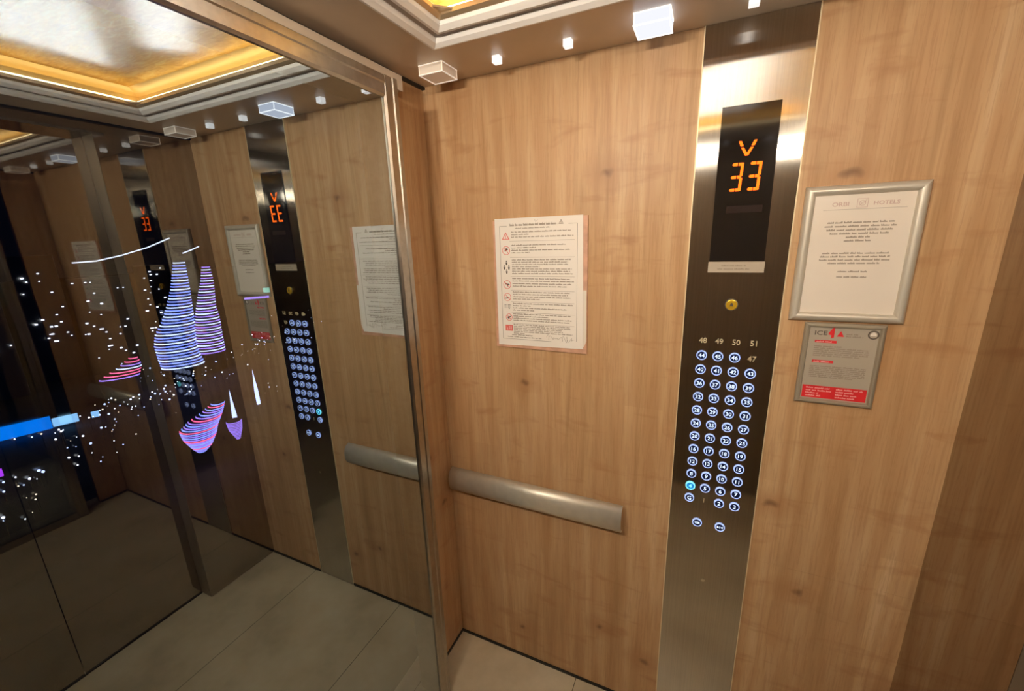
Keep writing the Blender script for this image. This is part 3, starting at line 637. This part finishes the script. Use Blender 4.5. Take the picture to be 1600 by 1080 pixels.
LAMPS = [(-356.5, 154.1), (-353.2, 143.6), (-450.1, 301.8), (-360.3, 152.8), (-353.8, 145.5), (-450.3, 303.8), (-421.0, 267.9), (-414.9, 234.6), (-427.6, 282.7), (-409.8, 237.7), (-376.5, 193.5), (-436.7, 283.7), (-448.2, 294.6), (-433.9, 279.4), (-398.9, 220.2), (-368.3, 166.7), (-357.6, 131.8), (-392.5, 206.9), (-439.1, 302.9), (-359.8, 150.8), (-377.0, 176.9), (-395.5, 213.8), (-348.4, 130.2), (-396.2, 221.9), (-356.2, 146.4), (-418.2, 251.5), (-417.2, 254.0), (-364.9, 165.0), (-379.7, 186.6), (-424.7, 271.4), (-378.0, 188.9), (-442.6, 300.4), (-348.1, 128.8), (-371.9, 174.9), (-444.3, 302.9), (-353.5, 132.5), (-407.6, 238.4), (-370.1, 189.5), (-358.8, 139.8), (-377.9, 185.2), (-360.3, 155.5), (-370.3, 181.1), (-430.4, 276.6), (-359.0, 156.4), (-360.7, 155.3), (-355.6, 133.1), (-440.5, 298.8), (-415.3, 240.1), (-384.9, 199.1), (-440.6, 292.6), (-378.9, 174.5), (-410.7, 235.6), (-411.3, 236.5), (-439.3, 294.4), (-444.3, 305.9), (-355.4, 131.6), (-446.8, 304.1), (-361.0, 146.9), (-419.8, 258.5), (-354.5, 126.5), (-423.3, 279.7), (-428.7, 271.3), (-423.7, 278.5), (-373.2, 173.6), (-385.8, 195.6), (-358.2, 130.4), (-436.6, 284.3), (-379.2, 179.0), (-359.3, 130.1), (-357.3, 135.6), (-421.0, 264.6), (-386.7, 199.0), (-363.0, 140.9), (-388.1, 200.2), (-414.5, 262.2), (-350.1, 145.3), (-382.9, 188.4), (-430.1, 282.1), (-383.2, 196.5), (-438.1, 290.6), (-370.9, 167.4), (-414.9, 248.4), (-363.5, 158.3), (-420.3, 263.5), (-413.7, 240.9), (-360.9, 203.3), (-353.0, 176.6), (-355.3, 188.7), (-355.7, 195.1), (-347.3, 166.7), (-352.7, 196.3), (-353.4, 177.9), (-353.4, 188.9), (-356.6, 203.9), (-350.6, 175.2), (-346.8, 163.3), (-363.9, 202.8), (-350.8, 168.5), (-355.2, 188.6), (-376.1, 184.5), (-432.6, 190.8), (-369.4, 165.3), (-444.8, 173.1), (-394.6, 172.7), (-474.8, 178.8), (-393.6, 181.4), (-385.8, 175.1), (-399.9, 141.6), (-420.7, 183.0), (-408.4, 194.1), (-414.8, 159.7), (-412.9, 193.2), (-407.6, 146.8), (-412.8, 203.2), (-403.6, 148.3), (-368.8, 178.5), (-431.9, 180.3), (-420.1, 158.9), (-412.5, 152.4), (-386.0, 149.6), (-427.5, 170.7), (-452.6, 198.0), (-426.1, 199.5), (-430.3, 190.0), (-378.3, 159.1), (-403.4, 167.9), (-383.6, 178.0), (-415.3, 185.4), (-411.9, 163.4), (-382.8, 188.9), (-386.6, 144.8), (-379.7, 173.8), (-422.9, 173.8), (-394.8, 187.9), (-401.8, 194.7), (-419.8, 198.5), (-455.9, 161.6), (-454.2, 173.2), (-395.2, 173.9), (-432.7, 170.0), (-424.9, 170.2), (-443.5, 180.3), (-413.1, 199.8), (-424.2, 184.0), (-333.7, 156.7), (-353.1, 145.2), (-340.1, 137.7), (-402.9, 136.9), (-310.2, 137.1), (-343.4, 152.7), (-364.5, 160.0), (-373.0, 120.5), (-340.0, 133.3), (-373.5, 172.5), (-351.4, 122.4), (-356.9, 107.0), (-353.3, 155.9), (-371.9, 160.3), (-352.6, 134.8), (-342.7, 159.7), (-339.2, 141.4), (-326.4, 142.5), (-362.9, 128.0), (-331.5, 114.4), (-372.1, 126.2), (-330.5, 157.2), (-366.0, 133.3), (-343.5, 154.6), (-359.7, 120.9), (-335.0, 113.2), (-364.1, 125.1), (-390.7, 154.2), (-373.6, 125.2), (-333.6, 148.8), (-359.2, 123.8), (-328.5, 113.1), (-325.9, 123.7), (-325.8, 111.3), (-392.0, 180.7), (-375.8, 128.7), (-353.5, 149.3), (-346.0, 121.8), (-360.9, 140.5), (-365.8, 163.1), (-356.9, 116.8), (-369.7, 128.5), (-340.0, 137.0), (-347.5, 150.4), (-356.4, 134.0), (-339.0, 110.2), (-347.9, 154.2), (-347.6, 109.9), (-342.5, 130.0), (-344.8, 129.7), (-351.5, 124.6), (-344.6, 145.8), (-383.2, 131.6), (-351.5, 141.5), (-384.0, 129.5), (-354.3, 144.3), (-363.5, 140.0), (-354.5, 115.8), (-338.5, 125.9), (-348.9, 115.6), (-280.3, 87.6), (-272.6, 59.7), (-274.3, 76.2), (-278.4, 58.7), (-318.0, 107.2), (-287.7, 59.1), (-286.1, 56.6), (-275.2, 56.4), (-288.5, 86.6), (-278.1, 49.1), (-279.2, 58.9), (-284.2, 98.2), (-279.1, 64.7), (-292.0, 88.3), (-274.9, 51.9), (-281.9, 76.2), (-288.8, 106.5), (-280.5, 64.8), (-293.4, 108.0), (-283.3, 64.2), (-287.0, 55.1), (-289.8, 87.4), (-279.2, 93.1), (-265.1, 55.4), (-275.5, 65.0), (-271.9, 83.8), (-274.7, 53.6), (-295.0, 98.6), (-272.5, 61.5), (-285.9, 80.8), (-274.1, 85.7), (-293.1, 90.0), (-293.7, 87.6), (-339.9, 105.5), (-310.0, 87.7), (-309.5, 84.3), (-317.7, 83.2), (-323.0, 90.0), (-323.9, 106.4), (-312.6, 100.8), (-317.2, 107.3), (-312.3, 104.7), (-308.4, 91.2), (-315.2, 104.0), (-322.3, 92.6), (-319.8, 82.7), (-307.1, 83.8), (-326.4, 93.8), (-324.5, 90.7), (-333.6, 89.8), (-342.8, 90.4), (-329.2, 89.3), (-335.7, 83.3), (-343.2, 81.3), (-349.3, 76.3), (-338.3, 92.7), (-289.2, 188.7), (-282.9, 190.1), (-290.1, 195.1), (-287.9, 183.9), (-298.3, 194.4), (-400.1, 319.9), (-444.2, 282.8), (-402.7, 299.9), (-446.1, 322.2), (-404.6, 259.8), (-420.8, 264.7), (-485.3, 369.2), (-409.5, 310.2), (-368.2, 244.4), (-576.5, 399.4), (-578.8, 465.3), (-486.1, 395.8), (-513.7, 368.7), (-520.2, 420.6), (-443.4, 285.2), (-420.8, 312.1), (-461.5, 387.8), (-474.5, 300.9), (-487.1, 321.0), (-413.8, 297.9), (-410.0, 237.2), (-360.5, 265.9), (-436.9, 264.5), (-356.4, 217.2), (-403.8, 271.9), (-460.5, 297.7), (-252.5, 54.9), (-247.3, 51.8), (-247.9, 44.2), (-253.8, 55.2), (-241.4, 43.2), (-241.0, 48.1), (-255.4, 55.6), (-257.8, 56.7)]
rnd = random.Random(21)
lamp_kinds = []
for k, (matn, r) in enumerate((('white_city_light', .5), ('palegrey_led', .6), ('warm_city_light', .45))):
    m = MB(); m.sphere((0, 0, 8), r); o = m.build('street_lamp', M[matn]); 
    o2 = MB().tube([(0, 0, 0), (0, 0, 7.6)], .12, 5); o.data.materials.append(M['tower'])
    bm = bmesh.new(); bm.from_mesh(o.data)
    vs = [bm.verts.new(v) for v in o2.v]; bm.verts.ensure_lookup_table()
    for f in o2.f:
        ff = bm.faces.new([vs[i] for i in f]); ff.material_index = 1
    bm.to_mesh(o.data); bm.free(); lamp_kinds.append(o)
used = set()
lab = ['small white street lamp glowing in the night city', 'small bluish street lamp glowing in the night city', 'small warm street lamp glowing in the night city']
keep = []
for p in LAMPS:
    if all(math.hypot(p[0]-q[0], p[1]-q[1]) > 3.2 for q in keep) and math.hypot(p[0]+395, p[1]-152) > 16: keep.append(p)
for i, (x, y) in enumerate(keep):
    k = rnd.choice((0, 0, 1, 1, 2)); src = lamp_kinds[k]
    if k not in used: o = src; used.add(k)
    else: o = src.copy(); COL.objects.link(o)
    o.location = (CAM.x+x, CAM.y+y, ZG); s = rnd.choice((.45, .6, .8, 1.1)); o.scale = (s, s, s)
    tag(o, lab[k], 'street lamp', ('white', 'bluish', 'warm')[k]+' street lamps outside')

def frame_at(c):
    """centre on plan, rightward axis and outward axis (away from the lift)"""
    d = Vector((c[0], c[1], 0)); n_ = d.normalized(); r = Vector((-n_.y, n_.x, 0))*-1
    if r.y < 0: r = -r
    return Vector((CAM.x+c[0], CAM.y+c[1], 0)), r, n_
def led_tower(name, c, prof, depth, step, bandmats, label, base=None, bandh=.75, cat='building'):
    C0, r, n_ = frame_at(c); e = empty(name, (C0.x, C0.y, ZG))
    pr = [(z+CAM.z, a, b) for z, a, b in prof]
    if base: pr.append((ZG, base[0], base[1]))
    N_ = 20; m = MB()
    def pt(z, a, b, t, k=1.):
        hw = (b-a)/2*k; s = (a+b)/2+hw*math.cos(t); q = math.sin(t)*min(depth, hw*1.2)*k
        return C0+r*s+n_*q+Vector((0, 0, z))-Vector((C0.x, C0.y, ZG))
    for z, a, b in pr:
        for k in range(N_): m.v.append(tuple(pt(z, a, b, 2*math.pi*k/N_, .97)))
    for i in range(len(pr)-1):
        for k in range(N_): m.f.append((i*N_+k, i*N_+(k+1) % N_, (i+1)*N_+(k+1) % N_, (i+1)*N_+k)); m.mi.append(0)
    m.f.append(tuple(range(N_))); m.mi.append(0)
    m.build('facade', M['tower'], e)
    z = pr[0][0]-.3; i = 0; zend = (pr[-2][0] if base else pr[-1][0])
    while z > zend:
        for j in range(len(pr)-1):
            if pr[j][0] >= z >= pr[j+1][0]:
                f = (pr[j][0]-z)/(pr[j][0]-pr[j+1][0]+1e-6); a = pr[j][1]*(1-f)+pr[j+1][1]*f; b = pr[j][2]*(1-f)+pr[j+1][2]*f; break
        t = MB(); K = 16; vs = []
        for k in range(K+1):
            th = math.pi+math.pi*k/K
            for dz_ in (-bandh/2, bandh/2):
                for kk in (.96, 1.02): vs.append(tuple(pt(z+dz_, a, b, th, kk)))
        fs = []
        for k in range(K):
            o = 4*k; fs += [(o+1, o+5, o+7, o+3), (o, o+2, o+6, o+4), (o+2, o+3, o+7, o+6), (o, o+4, o+5, o+1)]
        fs += [(0, 1, 3, 2), (4*K, 4*K+2, 4*K+3, 4*K+1)]
        t.add(vs, fs); t.build('led_band', M[bandmats(i, z)], e); z -= step; i += 1
    return tag(e, label, cat)
T1 = [(-10.3, 4.4, 12.2), (-31.9, -1.2, 11.6), (-46.5, -6.7, 10.6), (-56.9, -11.4, 10.0), (-67.2, -17.6, 8.9), (-76.3, -19.7, 8.1), (-88.1, -19.4, 8.7), (-96.9, -18.6, 10.7)]
T2 = [(-15.6, -2.9, 3.0), (-28.5, -6.0, 3.6), (-39.6, -9.8, 2.6), (-50.9, -13.1, 1.5), (-62.4, -16.0, 2.4), (-77.0, -18.1, 1.8), (-91.4, -19.2, 1.8)]
led_tower('led_tower', (-395.5, 192.9), T1, 12, 2.35, lambda i, z: 'palegrey_led' if i % 3 == 0 else 'blue_led', 'larger flared tower of the pair banded with blue and white light lines', (-17, 9), .8)
led_tower('led_tower', (-401.2, 225.1), T2, 10, 2.35, lambda i, z: 'violet_led' if i % 2 == 0 else 'palegrey_led', 'slimmer tower of the pair banded with violet and white light lines', (-17, 1), .8)
k_ = .82
PP = [(-91.4, -4.5, 2.3), (-95.5, -9.9, 0.9), (-99.9, -17.6, -1.1), (-104.7, -22.6, -3.6), (-109.7, -21.8, -5.1), (-116.0, -18.8, -8.3), (-120.5, -16.1, -12.5)]
led_tower('led_hall', (-264.9*k_, 140.8*k_), [(a*k_, b*k_, c*k_) for a, b, c in PP], 8, .95, lambda i, z: 'pink_led' if i % 5 == 1 else ('violet_led' if i % 2 else 'blue_led'), 'violet and pink lit low hall tapering towards the ground', None, .42)
k_ = .86
led_tower('led_hall', (-245.9*k_, 153.7*k_), [(-102.0*k_, -20.0*k_, -11.8*k_), (-107.6*k_, -19.3*k_, -12.4*k_), (-114.6*k_, -16.3*k_, -14.4*k_)], 4, .9, lambda i, z: 'violet_led', 'smaller violet lit hall tapering down, right of the pink and violet one', None, .4)
k_ = .9
led_tower('led_hall', (-438.8*k_, 168.4*k_), [(-87.7*k_, 1.9, 7.0), (-94.7*k_, -5.5, 8.2), (-99.3*k_, -12.9, 6.7), (-104.1*k_, -18.7, 5.2)], 6, 2.2, lambda i, z: ['pink_led', 'pink_led', 'violet_led', 'palegrey_led'][i % 4], 'low block with pink and blue light lines left of the twin towers', (-17, 5), .7)
def block_building(name, c, s0, s1, z1, depth, mat, label, zb=None):
    C0, r, n_ = frame_at(c); e = empty(name, (C0.x, C0.y, ZG)); zz = (z1+CAM.z)-ZG; m = MB(); vs = []
    for z in ((zb+CAM.z-ZG) if zb is not None else 0, zz):
        for s, q in ((s0, 0), (s1, 0), (s1, depth), (s0, depth)):
            p = r*s+n_*q; vs.append((p.x, p.y, z))
    m.add(vs, [(0, 1, 2, 3), (7, 6, 5, 4), (0, 4, 5, 1), (1, 5, 6, 2), (2, 6, 7, 3), (3, 7, 4, 0)]); m.build('facade', M[mat], e)
    return tag(e, label, 'building'), r, n_
win_w = MB().box(-1, 1, -.3, .3, -.55, .55).build('lit_window', M['white_city_light']); first = [True]
def windows(e, r, n_, s0, s1, ztop, zbot, cnt, seed):
    q = random.Random(seed)
    for i in range(cnt):
        if first[0]: o = win_w; first[0] = False
        else: o = win_w.copy(); COL.objects.link(o)
        s = q.uniform(s0+1.5, s1-1.5); z = ztop-q.random()**.9*(ztop-zbot); z = round(z/3.2)*3.2
        p = r*s-n_*.3; o.parent = e; o.location = (p.x, p.y, z+CAM.z-ZG); o.rotation_euler = (0, 0, math.atan2(r.y, r.x)); k = q.choice((.5, .7, .9)); o.scale = (k, 1, k)
for (c, s0, s1, z1, dp, cnt, seed, label) in (
    ((-475.8, 126), -39, -6, -4, 20, 22, 1, 'dark apartment tower nearest the left edge with scattered lit windows'),
    ((-500, 167), -30, -4, -1.5, 20, 22, 2, 'dark tower with scattered lit windows second from the left edge'),
    ((-482.1, 194.8), -33, 4, -22, 20, 30, 3, 'wide dark block with many lit windows behind the pink lit building'),
    ((-543.8, 253.6), -18, 10, -16.3, 20, 34, 4, 'dark tower dotted with lit windows left of the twin light-banded towers')):
    e, r, n_ = block_building('apartment_tower', c, s0, s1, z1, dp, 'tower', label)
    windows(e, r, n_, s0, s1, z1-2, z1-72, cnt, seed)
block_building('lit_pool_hall', (-386.4*.93, 103.5*.93), -27, -1.5, -100, 12, 'cyan_light', 'low hall glowing bright blue at the left edge', -105)
block_building('lit_terrace', (-381.5*.93, 120.3*.93), -17.5, -6.2, -100.5, 6, 'pale_cyan_light', 'pale glowing terrace right of the blue hall', -104.5)
block_building('lit_kiosk', (-377.1*.93, 133.5*.93), -13.3, -9.6, -101.5, 4, 'pale_cyan_light', 'tiny bright cyan kiosk right of the pale terrace', -104.5)
block_building('lit_kiosk', (-291.7, 70.0), -15.6, -13.0, -98.5, 3, 'purple_light', 'small purple glowing kiosk at the left edge', -101.5)
block_building('lit_rooftop', (-413.5, 281.0), 1, 7, -41.5, 5, 'green_light', 'green lit rooftop far right in the night city', -46)
block_building('lit_rooftop', (-414.5, 279.6), -15, 7, -50, 5, 'violet_led', 'violet lit rooftop below the green one', -51.5)
def spire(c, s, ztop, zbot, w, label):
    C0, r, n_ = frame_at(c); e = C0+r*s; m = MB(); K = 8; h0 = zbot+CAM.z-ZG; h1 = ztop+CAM.z-ZG
    m.add([(math.cos(2*math.pi*k/K)*w, math.sin(2*math.pi*k/K)*w, h0) for k in range(K)]+[(0, 0, h1)]+[(math.cos(2*math.pi*k/K)*w, math.sin(2*math.pi*k/K)*w, 0) for k in range(K)],
          [(k, (k+1) % K, K) for k in range(K)]+[(K+1+k, K+1+(k+1) % K, (k+1) % K, k) for k in range(K)])
    o = m.build('lit_spire', M['palegrey_led'], loc=(e.x, e.y, ZG)); tag(o, label, 'spire')
spire((-261.1, 147.7), -2.4, -84.7, -101.7, 1.3, 'white lit spire right of the violet hall')
spire((-278.3, 177.3), -4.6, -82.1, -97.9, 1.2, 'white lit spire farther right, beyond the violet hall')
for pts, label in (([(-75.56, 26.24, -1.3), (-74.77, 28.42, -1.19), (-73.78, 30.91, -0.56), (-72.62, 33.56, 0.38), (-71.41, 36.02, 1.64)], 'long thin curved white light line hanging in the night view'),
                   ([(-70.93, 36.99, -0.59), (-70.43, 37.94, -0.17), (-69.9, 38.9, 0.35)], 'short thin curved white light line above the twin towers')):
    P0 = Vector(pts[0]); m = MB(); q = [Vector(p)-P0 for p in pts]; fine = []
    for i in range(len(q)-1):
        for t in range(4): fine.append(tuple(q[i].lerp(q[i+1], t/4)))
    fine.append(tuple(q[-1])); m.tube(fine, .075, 6)
    o = m.build('light_streak', M['arc_light'], loc=tuple(CAM+P0)); tag(o, label, 'light streak')  # glowing tube made up for a stray streak of light
